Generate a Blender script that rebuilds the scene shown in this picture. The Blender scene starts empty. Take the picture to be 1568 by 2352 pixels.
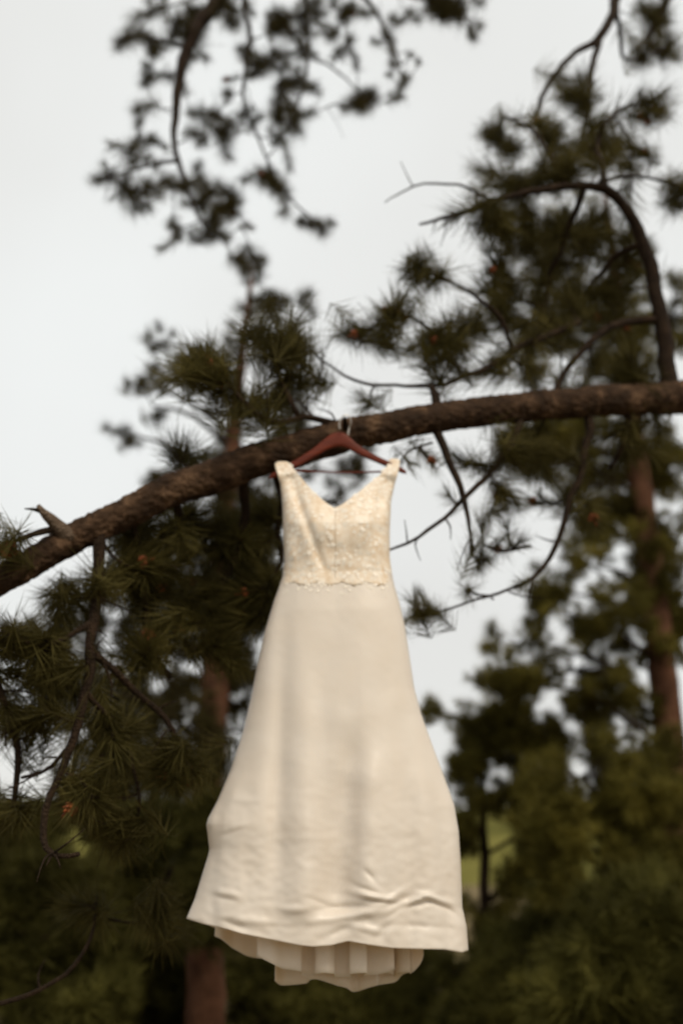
import bpy, bmesh, math, random
import numpy as np
from mathutils import Vector, Matrix, noise

random.seed(7)
rng = np.random.default_rng(7)
SC = bpy.context.scene
COL = SC.collection

# ------------------------------------------------------------------ camera
PITCH = math.radians(20.0)
CAMZ = 1.5
FPX = 2352 * 35 / 36.0            # focal length in units of a 1568 x 2352 picture
cam = bpy.data.cameras.new('camera')
cam.lens = 35
cam.sensor_fit = 'VERTICAL'
cam.sensor_height = 36
cam.sensor_width = 24
cam.clip_start = 0.05
cam.clip_end = 5000
cam.dof.use_dof = True
cam.dof.focus_distance = 2.3
cam.dof.aperture_fstop = 1.25
cam.dof.aperture_blades = 9
camo = bpy.data.objects.new('camera', cam)
COL.objects.link(camo)
camo.location = (0, 0, CAMZ)
camo.rotation_euler = (math.pi / 2 + PITCH, 0, 0)
SC.camera = camo

# ------------------------------------------------------------------ light
SUN_EL, SUN_AZ = math.radians(46), math.radians(150)   # behind the camera, to the right
w = bpy.data.worlds.new('World')
SC.world = w
w.use_nodes = True
nt = w.node_tree
nt.nodes.clear()
sky = nt.nodes.new('ShaderNodeTexSky')
sky.sky_type = 'NISHITA'
sky.sun_disc = False
sky.sun_elevation = SUN_EL
sky.sun_rotation = SUN_AZ
sky.dust_density = 4
sky.air_density = 1.0
mix = nt.nodes.new('ShaderNodeMix')
mix.data_type = 'RGBA'
mix.inputs[0].default_value = 0.9
mix.inputs[7].default_value = (7.2, 7.2, 6.9, 1)      # even overcast cloud
bg = nt.nodes.new('ShaderNodeBackground')
bg.inputs[1].default_value = 0.1
wo = nt.nodes.new('ShaderNodeOutputWorld')
wtc = nt.nodes.new('ShaderNodeTexCoord')
wn = nt.nodes.new('ShaderNodeTexNoise'); wn.inputs['Scale'].default_value = 2.2; wn.inputs['Detail'].default_value = 3; wn.inputs['Roughness'].default_value = 0.45
wr = nt.nodes.new('ShaderNodeValToRGB')
wr.color_ramp.elements[0].position = 0.3; wr.color_ramp.elements[0].color = (6.2, 6.1, 5.8, 1)
wr.color_ramp.elements[1].position = 0.7; wr.color_ramp.elements[1].color = (7.2, 7.3, 7.1, 1)
nt.links.new(wtc.outputs['Generated'], wn.inputs['Vector']); nt.links.new(wn.outputs['Fac'], wr.inputs[0]); nt.links.new(wr.outputs[0], mix.inputs[7])
nt.links.new(sky.outputs[0], mix.inputs[6])
nt.links.new(mix.outputs[2], bg.inputs[0])
nt.links.new(bg.outputs[0], wo.inputs[0])
sl = bpy.data.lights.new('sun', 'SUN')
sl.energy = 1.5
sl.angle = math.radians(25)
sl.color = (1.0, 0.89, 0.72)
so = bpy.data.objects.new('sun', sl)
COL.objects.link(so)
sd = Vector((math.sin(SUN_AZ) * math.cos(SUN_EL), math.cos(SUN_AZ) * math.cos(SUN_EL), math.sin(SUN_EL)))
so.rotation_euler = sd.to_track_quat('Z', 'Y').to_euler()
SC.view_settings.view_transform = 'Standard'
SC.view_settings.look = 'None'
SC.view_settings.exposure = 0.40
SC.view_settings.gamma = 1.0
SC.view_settings.use_curve_mapping = False

# ------------------------------------------------------------------ helpers
SP, CP = math.sin(PITCH), math.cos(PITCH)
def P(x, y, Y):
    """world point at distance Y in front of the viewer, seen in direction (x, y)"""
    u, v = (x - 784) / FPX, (1176 - y) / FPX
    d = Vector((u, CP - v * SP, SP + v * CP))
    return Vector((0, 0, CAMZ)) + d * (Y / d.y)
def PX(p):
    """metres per picture unit at a point"""
    return ((p.y) * CP + (p.z - CAMZ) * SP) / FPX

def mesh_from(name, V, F):
    me = bpy.data.meshes.new(name)
    V = np.asarray(V, dtype=np.float32)
    me.from_pydata(V.tolist(), [], F if isinstance(F, list) else F.tolist())
    me.update()
    return me
def tri_mesh(name, V, T):
    """fast path for large triangle soups"""
    V = np.asarray(V, np.float32); T = np.asarray(T, np.int32)
    me = bpy.data.meshes.new(name)
    me.vertices.add(len(V)); me.vertices.foreach_set('co', V.ravel())
    me.loops.add(T.size); me.loops.foreach_set('vertex_index', T.ravel())
    me.polygons.add(len(T))
    me.polygons.foreach_set('loop_start', np.arange(0, T.size, 3, dtype=np.int32))
    me.polygons.foreach_set('loop_total', np.full(len(T), 3, dtype=np.int32))
    me.update(calc_edges=True)
    return me
def smooth(me):
    me.polygons.foreach_set('use_smooth', np.ones(len(me.polygons), dtype=bool)); me.update()
def link(name, me, mat=None, parent=None, kind=None, M=None):
    o = bpy.data.objects.new(name, me)
    COL.objects.link(o)
    if me is not None and mat is not None and len(me.materials) == 0:
        me.materials.append(mat)
    if M is not None:
        o.matrix_basis = M
    if parent is not None:
        o.parent = parent
        T = Matrix.Translation(-parent.location) if parent.type == 'EMPTY' else Matrix.Identity(4)
        o.matrix_parent_inverse = T
    if kind:
        o['kind'] = kind
    return o
def thing(name, label, cat, loc, group=None):
    o = bpy.data.objects.new(name, None)
    COL.objects.link(o)
    o.location = loc
    o.empty_display_size = 0.1
    o['label'] = label
    o['category'] = cat
    if group: o['group'] = group
    return o

def catmull(pts, rad, step):
    """resample a polyline of points with radii"""
    n = len(pts)
    P0 = [pts[0] * 2 - pts[1]] + list(pts) + [pts[-1] * 2 - pts[-2]]
    R0 = [rad[0]] + list(rad) + [rad[-1]]
    out, ro = [], []
    for i in range(n - 1):
        a, b, c, d = P0[i], P0[i + 1], P0[i + 2], P0[i + 3]
        k = max(2, int((c - b).length / step))
        for j in range(k):
            t = j / k
            out.append(0.5 * ((2 * b) + (c - a) * t + (2 * a - 5 * b + 4 * c - d) * t * t + (3 * b - a - 3 * c + d) * t ** 3))
            ro.append(R0[i + 1] * (1 - t) + R0[i + 2] * t)
    out.append(pts[-1]); ro.append(rad[-1])
    return out, ro

class Soup:
    def __init__(s): s.V = []; s.F = []
    def tube(s, pts, rad, n=8, rough=0.0, rs=30.0, wob=0.0, cap=True):
        up = Vector((0.3, -0.2, 1)).normalized()
        t0 = (pts[1] - pts[0]).normalized()
        nrm = (up - t0 * up.dot(t0)).normalized()
        base = len(s.V)
        m = len(pts)
        for i in range(m):
            t = (pts[min(i + 1, m - 1)] - pts[max(i - 1, 0)])
            t = t.normalized() if t.length > 1e-9 else t0
            nrm = (nrm - t * nrm.dot(t))
            nrm = nrm.normalized()
            bn = t.cross(nrm)
            c = pts[i]
            if wob:
                c = c + Vector((noise.noise(pts[i] * 9), noise.noise(pts[i] * 9 + Vector((7, 1, 3))), noise.noise(pts[i] * 9 + Vector((2, 9, 5))))) * wob
            for k in range(n):
                a = 2 * math.pi * k / n
                d = nrm * math.cos(a) + bn * math.sin(a)
                r = rad[i]
                if rough:
                    q = c + d * r
                    r *= 1 + rough * (noise.noise(q * rs) + 0.6 * noise.noise(q * rs * 2.3))
                s.V.append(tuple(c + d * r))
        for i in range(m - 1):
            for k in range(n):
                a = base + i * n + k; b = base + i * n + (k + 1) % n
                s.F.append((a, b, b + n, a + n))
        if cap:
            s.F.append(tuple(base + k for k in reversed(range(n))))
            s.F.append(tuple(base + (m - 1) * n + k for k in range(n)))
    def build(s, name, mat, parent=None, kind=None):
        me = bpy.data.meshes.new(name)
        me.from_pydata(s.V, [], s.F); me.update(); smooth(me)
        return link(name, me, mat, parent, kind)

# ------------------------------------------------------------------ materials
def newmat(name):
    m = bpy.data.materials.new(name); m.use_nodes = True
    t = m.node_tree
    return m, t, t.nodes['Principled BSDF']
def noise_ramp(t, scale, stops, detail=6, rough=0.6, space='Object', stretch=None):
    tc = t.nodes.new('ShaderNodeTexCoord') if space == 'Object' else t.nodes.new('ShaderNodeNewGeometry')
    src = tc.outputs['Object'] if space == 'Object' else tc.outputs['Position']
    if stretch:
        mp = t.nodes.new('ShaderNodeMapping'); mp.inputs['Scale'].default_value = stretch
        t.links.new(src, mp.inputs[0]); src = mp.outputs[0]
    n = t.nodes.new('ShaderNodeTexNoise')
    n.inputs['Scale'].default_value = scale; n.inputs['Detail'].default_value = detail; n.inputs['Roughness'].default_value = rough
    t.links.new(src, n.inputs['Vector'])
    r = t.nodes.new('ShaderNodeValToRGB')
    e = r.color_ramp.elements
    e[0].position, e[0].color = stops[0][0], (*stops[0][1], 1)
    e[1].position, e[1].color = stops[-1][0], (*stops[-1][1], 1)
    for p, c in stops[1:-1]:
        q = e.new(p); q.color = (*c, 1)
    t.links.new(n.outputs['Fac'], r.inputs[0])
    return n, r, src
def bump(t, b, height, strength, dist):
    bp = t.nodes.new('ShaderNodeBump')
    bp.inputs['Strength'].default_value = strength; bp.inputs['Distance'].default_value = dist
    t.links.new(height, bp.inputs['Height']); t.links.new(bp.outputs[0], b.inputs['Normal'])

def bark_mat(name, lo, mid, hi, scale=14):
    m, t, b = newmat(name)
    n, r, src = noise_ramp(t, scale, [(0.3, lo), (0.5, mid), (0.72, hi)], 8, 0.65, 'Position')
    v = t.nodes.new('ShaderNodeTexVoronoi'); v.feature = 'DISTANCE_TO_EDGE'; v.inputs['Scale'].default_value = scale * 3
    t.links.new(src, v.inputs['Vector'])
    mx = t.nodes.new('ShaderNodeMath'); mx.operation = 'MULTIPLY'
    t.links.new(v.outputs['Distance'], mx.inputs[0]); t.links.new(n.outputs['Fac'], mx.inputs[1])
    t.links.new(r.outputs[0], b.inputs['Base Color'])
    b.inputs['Roughness'].default_value = 0.9
    b.inputs['Specular IOR Level'].default_value = 0.15
    bump(t, b, mx.outputs[0], 0.9, 0.02)
    return m
M_bark = bark_mat('bark', (0.014, 0.008, 0.004), (0.042, 0.023, 0.012), (0.15, 0.088, 0.050))
M_twig = bark_mat('twig_bark', (0.011, 0.006, 0.003), (0.022, 0.013, 0.007), (0.045, 0.026, 0.014), 25)
M_redbark = bark_mat('orange_pine_bark', (0.034, 0.015, 0.008), (0.085, 0.038, 0.020), (0.15, 0.072, 0.042), 7)
M_snag = bark_mat('bare_wood', (0.07, 0.048, 0.032), (0.13, 0.092, 0.064), (0.20, 0.15, 0.11), 22)

def leaf_mat(name, a, b_, c, scale=3.0, trans=0.3):
    m, t, b = newmat(name)
    n, r, _ = noise_ramp(t, scale, [(0.32, a), (0.5, b_), (0.68, c)], 3, 0.6, 'Position')
    t.links.new(r.outputs[0], b.inputs['Base Color'])
    b.inputs['Roughness'].default_value = 0.6
    b.inputs['Specular IOR Level'].default_value = 0.06
    tr = t.nodes.new('ShaderNodeBsdfTranslucent')
    t.links.new(r.outputs[0], tr.inputs[0])
    mx = t.nodes.new('ShaderNodeMixShader'); mx.inputs[0].default_value = trans
    out = t.nodes['Material Output']
    t.links.new(b.outputs[0], mx.inputs[1]); t.links.new(tr.outputs[0], mx.inputs[2]); t.links.new(mx.outputs[0], out.inputs[0])
    return m
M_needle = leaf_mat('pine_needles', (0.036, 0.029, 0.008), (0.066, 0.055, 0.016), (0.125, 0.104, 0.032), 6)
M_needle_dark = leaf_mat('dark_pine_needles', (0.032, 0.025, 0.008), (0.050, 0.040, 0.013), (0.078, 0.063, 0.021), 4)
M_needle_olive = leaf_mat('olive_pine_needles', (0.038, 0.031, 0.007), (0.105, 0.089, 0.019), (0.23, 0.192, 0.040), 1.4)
M_bush = leaf_mat('bush_leaves', (0.030, 0.027, 0.007), (0.066, 0.060, 0.015), (0.15, 0.135, 0.033), 1.3)

m, t, b = newmat('orange_pollen_cone')
n, r, _ = noise_ramp(t, 60, [(0.35, (0.14, 0.028, 0.006)), (0.65, (0.34, 0.078, 0.012))], 3, 0.5, 'Position')
t.links.new(r.outputs[0], b.inputs['Base Color']); b.inputs['Roughness'].default_value = 0.7
M_cone = m

m, t, b = newmat('ivory_satin')
n, r, src = noise_ramp(t, 9, [(0.3, (0.88, 0.81, 0.715)), (0.7, (0.905, 0.85, 0.77))], 4, 0.5)
t.links.new(r.outputs[0], b.inputs['Base Color'])
b.inputs['Roughness'].default_value = 0.36
b.inputs['Specular IOR Level'].default_value = 0.5
b.inputs['Sheen Weight'].default_value = 0.15
n2 = t.nodes.new('ShaderNodeTexNoise'); n2.inputs['Scale'].default_value = 26; n2.inputs['Detail'].default_value = 5
t.links.new(src, n2.inputs['Vector'])
bump(t, b, n2.outputs['Fac'], 0.05, 0.006)
def cloth_translucent(m, t, b, col, f):
    tr = t.nodes.new('ShaderNodeBsdfTranslucent'); tr.inputs[0].default_value = (*col, 1)
    mx = t.nodes.new('ShaderNodeMixShader'); mx.inputs[0].default_value = f
    t.links.new(b.outputs[0], mx.inputs[1]); t.links.new(tr.outputs[0], mx.inputs[2]); t.links.new(mx.outputs[0], t.nodes['Material Output'].inputs[0])
cloth_translucent(m, t, b, (0.86, 0.70, 0.50), 0.3)
M_satin = m
m, t, b = newmat('ivory_lining')
b.inputs['Base Color'].default_value = (0.92, 0.85, 0.73, 1); b.inputs['Roughness'].default_value = 0.6
cloth_translucent(m, t, b, (0.86, 0.68, 0.46), 0.35)
M_lining = m
m, t, b = newmat('tan_tulle')
n, r, _ = noise_ramp(t, 32, [(0.35, (0.71, 0.56, 0.40)), (0.65, (0.86, 0.77, 0.65))], 4, 0.6)
t.links.new(r.outputs[0], b.inputs['Base Color']); b.inputs['Roughness'].default_value = 0.75
M_tulle = m
m, t, b = newmat('ivory_lace')
b.inputs['Base Color'].default_value = (0.87, 0.79, 0.68, 1); b.inputs['Roughness'].default_value = 0.65
M_lace = m
m, t, b = newmat('red_brown_wood')
n, r, _ = noise_ramp(t, 8, [(0.3, (0.070, 0.011, 0.004)), (0.7, (0.145, 0.024, 0.008))], 5, 0.6, 'Position', (1, 1, 9))
t.links.new(r.outputs[0], b.inputs['Base Color']); b.inputs['Roughness'].default_value = 0.5; b.inputs['Specular IOR Level'].default_value = 0.2
M_hanger = m
m, t, b = newmat('hook_steel')
b.inputs['Base Color'].default_value = (0.62, 0.58, 0.52, 1); b.inputs['Metallic'].default_value = 1; b.inputs['Roughness'].default_value = 0.28
M_steel = m
m, t, b = newmat('grassy_ground')
n, r, _ = noise_ramp(t, 0.35, [(0.3, (0.07, 0.062, 0.028)), (0.5, (0.16, 0.125, 0.070)), (0.72, (0.24, 0.185, 0.115))], 8, 0.65, 'Position')
t.links.new(r.outputs[0], b.inputs['Base Color']); b.inputs['Roughness'].default_value = 1.0; b.inputs['Specular IOR Level'].default_value = 0.0
M_ground = m
m, t, b = newmat('hill_meadow')
n, r, _ = noise_ramp(t, 0.02, [(0.36, (0.04, 0.042, 0.014)), (0.5, (0.13, 0.12, 0.035)), (0.66, (0.22, 0.19, 0.06))], 7, 0.6, 'Position')
t.links.new(r.outputs[0], b.inputs['Base Color']); b.inputs['Roughness'].default_value = 1.0; b.inputs['Specular IOR Level'].default_value = 0.0
M_hill = m

# ------------------------------------------------------------------ ground and hills
N = 70
gx = np.sign(np.linspace(-1, 1, N)) * np.abs(np.linspace(-1, 1, N)) ** 3 * 2500
V = []; F = []
for j in range(N):
    for i in range(N):
        x, y = gx[i], gx[j] + 5
        d = math.hypot(x, y)
        V.append((x, y, (noise.noise(Vector((x * .15, y * .15, 0))) * 0.10 if d < 60 else 0)))
for j in range(N - 1):
    for i in range(N - 1):
        a = j * N + i
        F.append((a, a + 1, a + N + 1, a + N))
me = mesh_from('ground', V, F); smooth(me)
link('ground', me, M_ground, None, 'structure')
V = []; F = []
nx, ny = 90, 14
for j in range(ny):
    for i in range(nx):
        a = math.radians(-75 + 150 * i / (nx - 1))
        R = 150 + 260 * j / (ny - 1)
        ridge = 1 + 0.35 * noise.noise(Vector((a * 3, 2.2, 0))) + 0.12 * noise.noise(Vector((a * 14, 1, 0)))
        z = 19 * math.sin(math.pi * min(1, j / (ny - 1) * 1.05)) ** 0.9 * ridge - 1.0 + 1.2 * noise.noise(Vector((a * 40, j * .9, 0)))
        if j in (0, ny - 1): z = -2
        V.append((R * math.sin(a), R * math.cos(a), z))
for j in range(ny - 1):
    for i in range(nx - 1):
        k = j * nx + i
        F.append((k, k + 1, k + nx + 1, k + nx))
me = mesh_from('hill', V, F); smooth(me)
link('hill', me, M_hill, None, 'structure')

# ------------------------------------------------------------------ needle tufts
def tuft_arrays(nn, length, width, seed, spread=(0.35, 1.45), seg=2, back=0.10):
    """needles fanning from the last centimetres of a twig that ends at the origin and points along +Z"""
    g = np.random.default_rng(seed)
    V = []; T = []
    for i in range(nn):
        h = -back * g.random() ** 1.3
        az = g.random() * 2 * math.pi
        el = spread[0] + (spread[1] - spread[0]) * min(1, (-h / back) * 0.75 + g.random() * 0.45)
        L = length * (0.7 + 0.45 * g.random())
        d = np.array([math.cos(az) * math.sin(el), math.sin(az) * math.sin(el), math.cos(el)])
        o = np.array([0, 0, h])
        side = np.cross(d, g.normal(size=3)); side /= np.linalg.norm(side)
        bend = np.array([g.normal() * .08, g.normal() * .08, -0.05 + g.normal() * .08]) * L
        k = len(V)
        if seg == 2:
            mid = o + d * L * .55 + bend * .3
            tip = o + d * L + bend
            V += [o - side * width * .5, o + side * width * .5, mid - side * width * .42, mid + side * width * .42, tip]
            T += [(k, k + 1, k + 3), (k, k + 3, k + 2), (k + 2, k + 3, k + 4)]
        else:
            tip = o + d * L + bend
            V += [o - side * width * .6, o + side * width * .6, tip]
            T += [(k, k + 1, k + 2)]
    return np.array(V), np.array(T)
TUFT = [tuft_arrays([90, 130, 170, 110, 150, 190, 120, 160][i], [.12, .15, .16, .17, .14, .15, .13, .16][i], 0.0031, 100 + i, (0.2, [1.0, 1.35, 1.1, 0.9, 1.25, 1.15, 1.5, 1.0][i]), 2, [.2, .12, .18, .22, .10, .24, .14, .16][i]) for i in range(8)]
TUFT_D = [tuft_arrays(220, [.15, .13, .16, .14, .12, .15][i], 0.0027, 150 + i, (0.25, [1.8, 1.2, 1.4, 1.0, 1.6, 1.1][i]), 2, [.07, .2, .12, .24, .10, .18][i]) for i in range(6)]
TUFT_ME = []
for i, (v, tr) in enumerate(TUFT):
    me = tri_mesh('needle_tuft', v, tr); me.materials.append(M_needle); TUFT_ME.append(me)
TUFT_ME_D = []
for i, (v, tr) in enumerate(TUFT_D):
    me = tri_mesh('needle_tuft', v, tr); me.materials.append(M_needle_dark); TUFT_ME_D.append(me)
FAR = [tuft_arrays(100, 0.15, 0.0062, 200 + i, seg=1, back=0.14) for i in range(6)]
FARW = [tuft_arrays(60, 0.15, 0.010, 300 + i, seg=1, back=0.16, spread=(0.3, 1.7)) for i in range(6)]

# a cluster of pollen cones round a bud
def cone_mesh(seed):
    g = random.Random(seed)
    bm = bmesh.new()
    for i in range(16):
        a = i * 2.4; h = -0.004 - 0.024 * (i / 16)
        M = Matrix.Translation((math.cos(a) * 0.011, math.sin(a) * 0.011, h)) @ Matrix.Rotation(a, 4, 'Z') @ Matrix.Rotation(1.0 + g.random() * .4, 4, 'Y') @ Matrix.Diagonal((0.0065, 0.0065, 0.015, 1)) 
        bmesh.ops.create_icosphere(bm, subdivisions=1, radius=1, matrix=M)
    bmesh.ops.create_icosphere(bm, subdivisions=1, radius=1, matrix=Matrix.Translation((0, 0, .008)) @ Matrix.Diagonal((0.007, 0.007, 0.02, 1)))
    me = bpy.data.meshes.new('pollen_cone'); bm.to_mesh(me); bm.free(); smooth(me); me.materials.append(M_cone)
    return me
CONE_ME = [cone_mesh(i) for i in range(3)]

def frame(pos, d, s, roll):
    q = d.to_track_quat('Z', 'Y')
    return Matrix.Translation(pos) @ q.to_matrix().to_4x4() @ Matrix.Rotation(roll, 4, 'Z') @ Matrix.Diagonal((s, s, s, 1))

def rand_dir(up=0.0):
    v = Vector((random.gauss(0, 1), random.gauss(0, 1), random.gauss(0, 1))).normalized()
    return (v + Vector((0, 0, up))).normalized()

def branch_tube(pts, scale_step=0.035):
    """pts: (x, y, half thickness, distance)"""
    W = [P(x, y, Y) for x, y, hw, Y in pts]
    R = [hw * PX(wp) for (x, y, hw, Y), wp in zip(pts, W)]
    return catmull(W, R, scale_step)

def foliage_mesh(name, placements, temps):
    Vs = []; Ts = []; off = 0
    for pos, d, s in placements:
        v, tr = temps[random.randrange(len(temps))]
        M = np.array(frame(pos, d, s, random.random() * 6.28))
        vv = v @ M[:3, :3].T + M[:3, 3]
        Vs.append(vv); Ts.append(tr + off); off += len(vv)
    return tri_mesh(name, np.concatenate(Vs), np.concatenate(Ts))

class PineBranches:
    """branches of one tree; tufts get a curved twig to the nearest branch"""
    def __init__(s, root): s.root = root; s.br = []; s.samples = []; s.tufts = []; s.cones = []
    def add(s, pts, mat=M_twig, name='branch', n=10, rough=0.14, wob=0.011):
        W, R = branch_tube(pts)
        sp = Soup()
        sp.tube(W, R, n, rough, 40, wob)
        k = len(s.br); s.br.append((sp, mat, name))
        for i in range(len(W)):
            s.samples.append((W[i], R[i], k, (W[min(i + 1, len(W) - 1)] - W[max(0, i - 1)]).normalized()))
        return k
    def tuft(s, pos, size=1.0, up=0.25, cone=False, allow=None):
        best = min((q for q in s.samples if allow is None or q[2] in allow), key=lambda q: (q[0] - pos).length)
        b0, r0, k, t0 = best
        d = pos - b0
        L = d.length
        if L < 0.02: d = rand_dir(.3) * .05; L = .05
        end = (d.normalized() + rand_dir(0) * .45 + Vector((0, 0, up))).normalized()
        c1 = b0 + (t0 * 0.35 + d.normalized()) * (L * .4)
        c2 = pos - end * (L * .33)
        pts = []
        m = max(3, int(L / 0.05) + 2)
        for i in range(m + 1):
            u = i / m
            pts.append(b0 * (1 - u) ** 3 + c1 * 3 * u * (1 - u) ** 2 + c2 * 3 * u * u * (1 - u) + pos * u ** 3)
        if s.br[k][2] == 'twig_from_limb':
            s.br.append((Soup(), M_twig, 'twig')); k = len(s.br) - 1
        ra = min(max(0.0045, 0.012 * L ** .5), max(r0 * .8, .0045))
        rd = [ra * (1 - i / m) + 0.0032 * (i / m) for i in range(m + 1)]
        s.br[k][0].tube(pts, rd, 6, 0.12, 60, 0.004)
        for i in range(1, m):
            s.samples.append((pts[i], rd[i], k, (pts[i + 1] - pts[i - 1]).normalized()))
        s.tufts.append((pos, end, size, cone))
    def blob(s, cx, cy, rx, ry, Y0, Y1, n, size=1.0, up=0.25, cone=0.12):
        for i in range(n):
            a = random.random() * 2 * math.pi; r = math.sqrt(random.random())
            px_, py_ = cx + rx * r * math.cos(a), cy + ry * r * math.sin(a)
            if noise.noise(Vector((px_ * .017, py_ * .017, 5))) < -.27: continue
            p = P(px_, py_, random.uniform(Y0, Y1))
            s.tuft(p, size * random.uniform(.78, 1.12), up, random.random() < cone)
    def clutter(s, n, lo=.06, hi=.28):
        base = [q for q in s.samples if .004 < q[1] < .03]
        for i in range(n):
            b0, r0, k, t0 = random.choice(base)
            if s.br[k][2] in ('twig_from_limb', 'broken_stub', 'twig'): continue
            d = (rand_dir(-.1) + t0 * .6).normalized(); L = random.uniform(lo, hi)
            m1 = b0 + d * L * .5 + rand_dir() * L * .12
            m2 = b0 + d * L + rand_dir() * L * .22
            r = min(r0 * .6, .0042)
            W, R = catmull([b0, m1, m2], [r, r * .75, .0012], .05)
            s.br[k][0].tube(W, R, 5, .1, 60, .004)
    def finish(s, meshes):
        for sp, mat, name in s.br:
            if not sp.V: continue
            sp.build(name, mat, s.root)
        vis = lambda q: q[2] / PX(q[0])
        s.tufts.sort(key=vis, reverse=True)
        rest = s.tufts[300:]
        if rest:
            link('needles', foliage_mesh('needles', [(p, d, z) for p, d, z, c in rest], TUFT), meshes[0].materials[0], s.root, 'stuff')
        for i, (pos, d, size, cone) in enumerate(s.tufts):
            if i < 300: link('needle_tuft', random.choice(meshes), None, s.root, None, frame(pos, d, size, random.random() * 6.28))
            if cone and random.random() < .75:
                link('pollen_cone', random.choice(CONE_ME), None, s.root, None, frame(pos + d * .012, d, random.uniform(.7, 1.0), random.random() * 6.28))

# ------------------------------------------------------------------ near pine with the long limb
trunk_x = P(2350, 930, 4.3)
near = thing('pine_tree', 'nearest pine whose long dark limb crosses the picture and carries the dress', 'pine tree', (trunk_x.x, trunk_x.y, 0))
B = PineBranches(near)
limb_pts = [(-330, 1500, 30, 2.75), (-120, 1400, 32, 2.86), (0, 1335, 33, 2.92), (100, 1276, 34, 2.96), (200, 1222, 35, 3.0), (300, 1174, 36, 3.04),
            (400, 1125, 38, 3.08), (500, 1090, 40, 3.11), (600, 1056, 40, 3.13), (700, 1027, 40, 3.15), (784, 1003, 38, 3.16), (880, 982, 35, 3.2),
            (1000, 960, 34, 3.28), (1100, 946, 34, 3.36), (1200, 934, 34, 3.44), (1300, 926, 35, 3.52), (1400, 920, 36, 3.6), (1500, 915, 37, 3.7),
            (1620, 912, 40, 3.8), (1900, 920, 50, 4.0), (2350, 945, 66, 4.3)]
W, R = branch_tube(limb_pts, 0.008)
sp = Soup(); sp.tube(W, R, 64, 0.035, 22, 0.006)
nn = 64
for i in range(len(sp.V)):
    q = Vector(sp.V[i]); c = W[i // nn]
    dd, _ = noise.voronoi(Vector((q.x * 24, q.y * 46, q.z * 46)))
    e = min(1.0, (dd[1] - dd[0]) * 4.5)
    dirv = (q - c); 
    q = q + dirv.normalized() * (-.005 + .0065 * e + .003 * noise.noise(q * 60))
    sp.V[i] = tuple(q)
limb = sp.build('limb', M_bark, near)
B.br.append((Soup(), M_twig, 'twig_from_limb'))
for i in range(0, len(W), 3):
    B.samples.append((W[i], R[i], 0, (W[min(i + 1, len(W) - 1)] - W[max(0, i - 1)]).normalized()))
tp = []
for z in (0, .3, 1, 2, 3, 4, 6, 9): tp.append(Vector((trunk_x.x + .03 * z, trunk_x.y + .02 * z, z)))
sp = Soup(); W, R = catmull(tp, [.30, .25, .22, .20, .185, .17, .14, .06], .1); sp.tube(W, R, 28, .08, 9)
sp.build('trunk', M_bark, near)

A = B.add
# curved upright branch on the right and its leftward arm
A([(1535, 915, 21, 3.72), (1530, 830, 19, 3.72), (1522, 760, 18, 3.7), (1505, 680, 16, 3.68), (1490, 600, 15, 3.66), (1465, 530, 14, 3.63), (1430, 470, 12, 3.6),
   (1390, 436, 11, 3.57), (1330, 427, 9, 3.54), (1240, 437, 8, 3.5), (1150, 455, 7, 3.47), (1060, 487, 5, 3.45), (965, 515, 3, 3.42)], n=14)
A([(1128, 462, 4, 3.46), (1095, 443, 3.4, 3.45), (1050, 428, 3, 3.44), (1000, 421, 2.6, 3.42), (950, 430, 2.4, 3.4), (910, 452, 1.8, 3.38), (885, 468, 1.2, 3.37)])
A([(948, 431, 1.6, 3.4), (935, 405, 1.2, 3.4), (920, 370, .8, 3.4)])
A([(1388, 440, 8, 3.57), (1384, 400, 7, 3.6), (1372, 340, 6, 3.66), (1385, 290, 5, 3.7), (1420, 250, 4, 3.75)])
A([(1375, 420, 5, 3.6), (1450, 405, 4, 3.65), (1520, 415, 3.5, 3.7), (1590, 440, 3, 3.75)])
A([(1300, 430, 6, 3.53), (1270, 370, 5, 3.6), (1225, 300, 4, 3.7), (1160, 270, 3, 3.8)])
# bough from above, top right
A([(1440, -160, 16, 4.5), (1420, -30, 12, 4.45), (1405, 35, 11, 4.4), (1378, 85, 10, 4.35), (1320, 122, 7, 4.3), (1275, 170, 6.5, 4.2), (1245, 222, 6, 4.15), (1228, 280, 5, 4.1)])
A([(1378, 85, 8, 4.35), (1362, 140, 7.5, 4.3), (1352, 200, 7, 4.25), (1345, 270, 6, 4.2), (1330, 350, 5, 4.1)])
A([(1412, 20, 6, 4.4), (1425, 90, 5, 4.5), (1440, 140, 4, 4.6), (1530, 110, 3, 4.7)])
A([(1560, -80, 10, 4.9), (1530, 0, 8, 4.8), (1500, 60, 6, 4.8), (1460, 120, 4, 4.7)])
# upper side branches between dress and curved branch
A([(1505, 735, 10, 3.69), (1420, 742, 9, 3.66), (1340, 800, 8, 3.6), (1290, 870, 7, 3.56), (1270, 920, 7, 3.52)])
A([(1330, 740, 8, 3.6), (1210, 790, 8, 3.5), (1150, 828, 7, 3.45), (1080, 860, 6, 3.4), (1000, 884, 5, 3.35), (930, 886, 4, 3.32), (860, 883, 4, 3.3), (790, 862, 3, 3.28), (735, 825, 2, 3.26)])
A([(1003, 950, 13, 3.28), (998, 905, 10, 3.29), (985, 880, 5, 3.3)])
A([(1180, 800, 6, 3.48), (1150, 735, 5, 3.46), (1100, 690, 4.5, 3.44), (1080, 672, 4, 3.42), (1030, 650, 3.5, 3.4), (975, 625, 3, 3.36)])
A([(1060, 865, 5, 3.4), (1010, 790, 4, 3.4), (960, 740, 4, 3.38), (905, 725, 3, 3.35), (830, 765, 2, 3.3)])
A([(1340, 435, 7, 3.55), (1300, 540, 7, 3.7), (1260, 640, 6, 3.8), (1240, 740, 5, 3.85), (1200, 800, 4, 3.9)])
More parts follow.
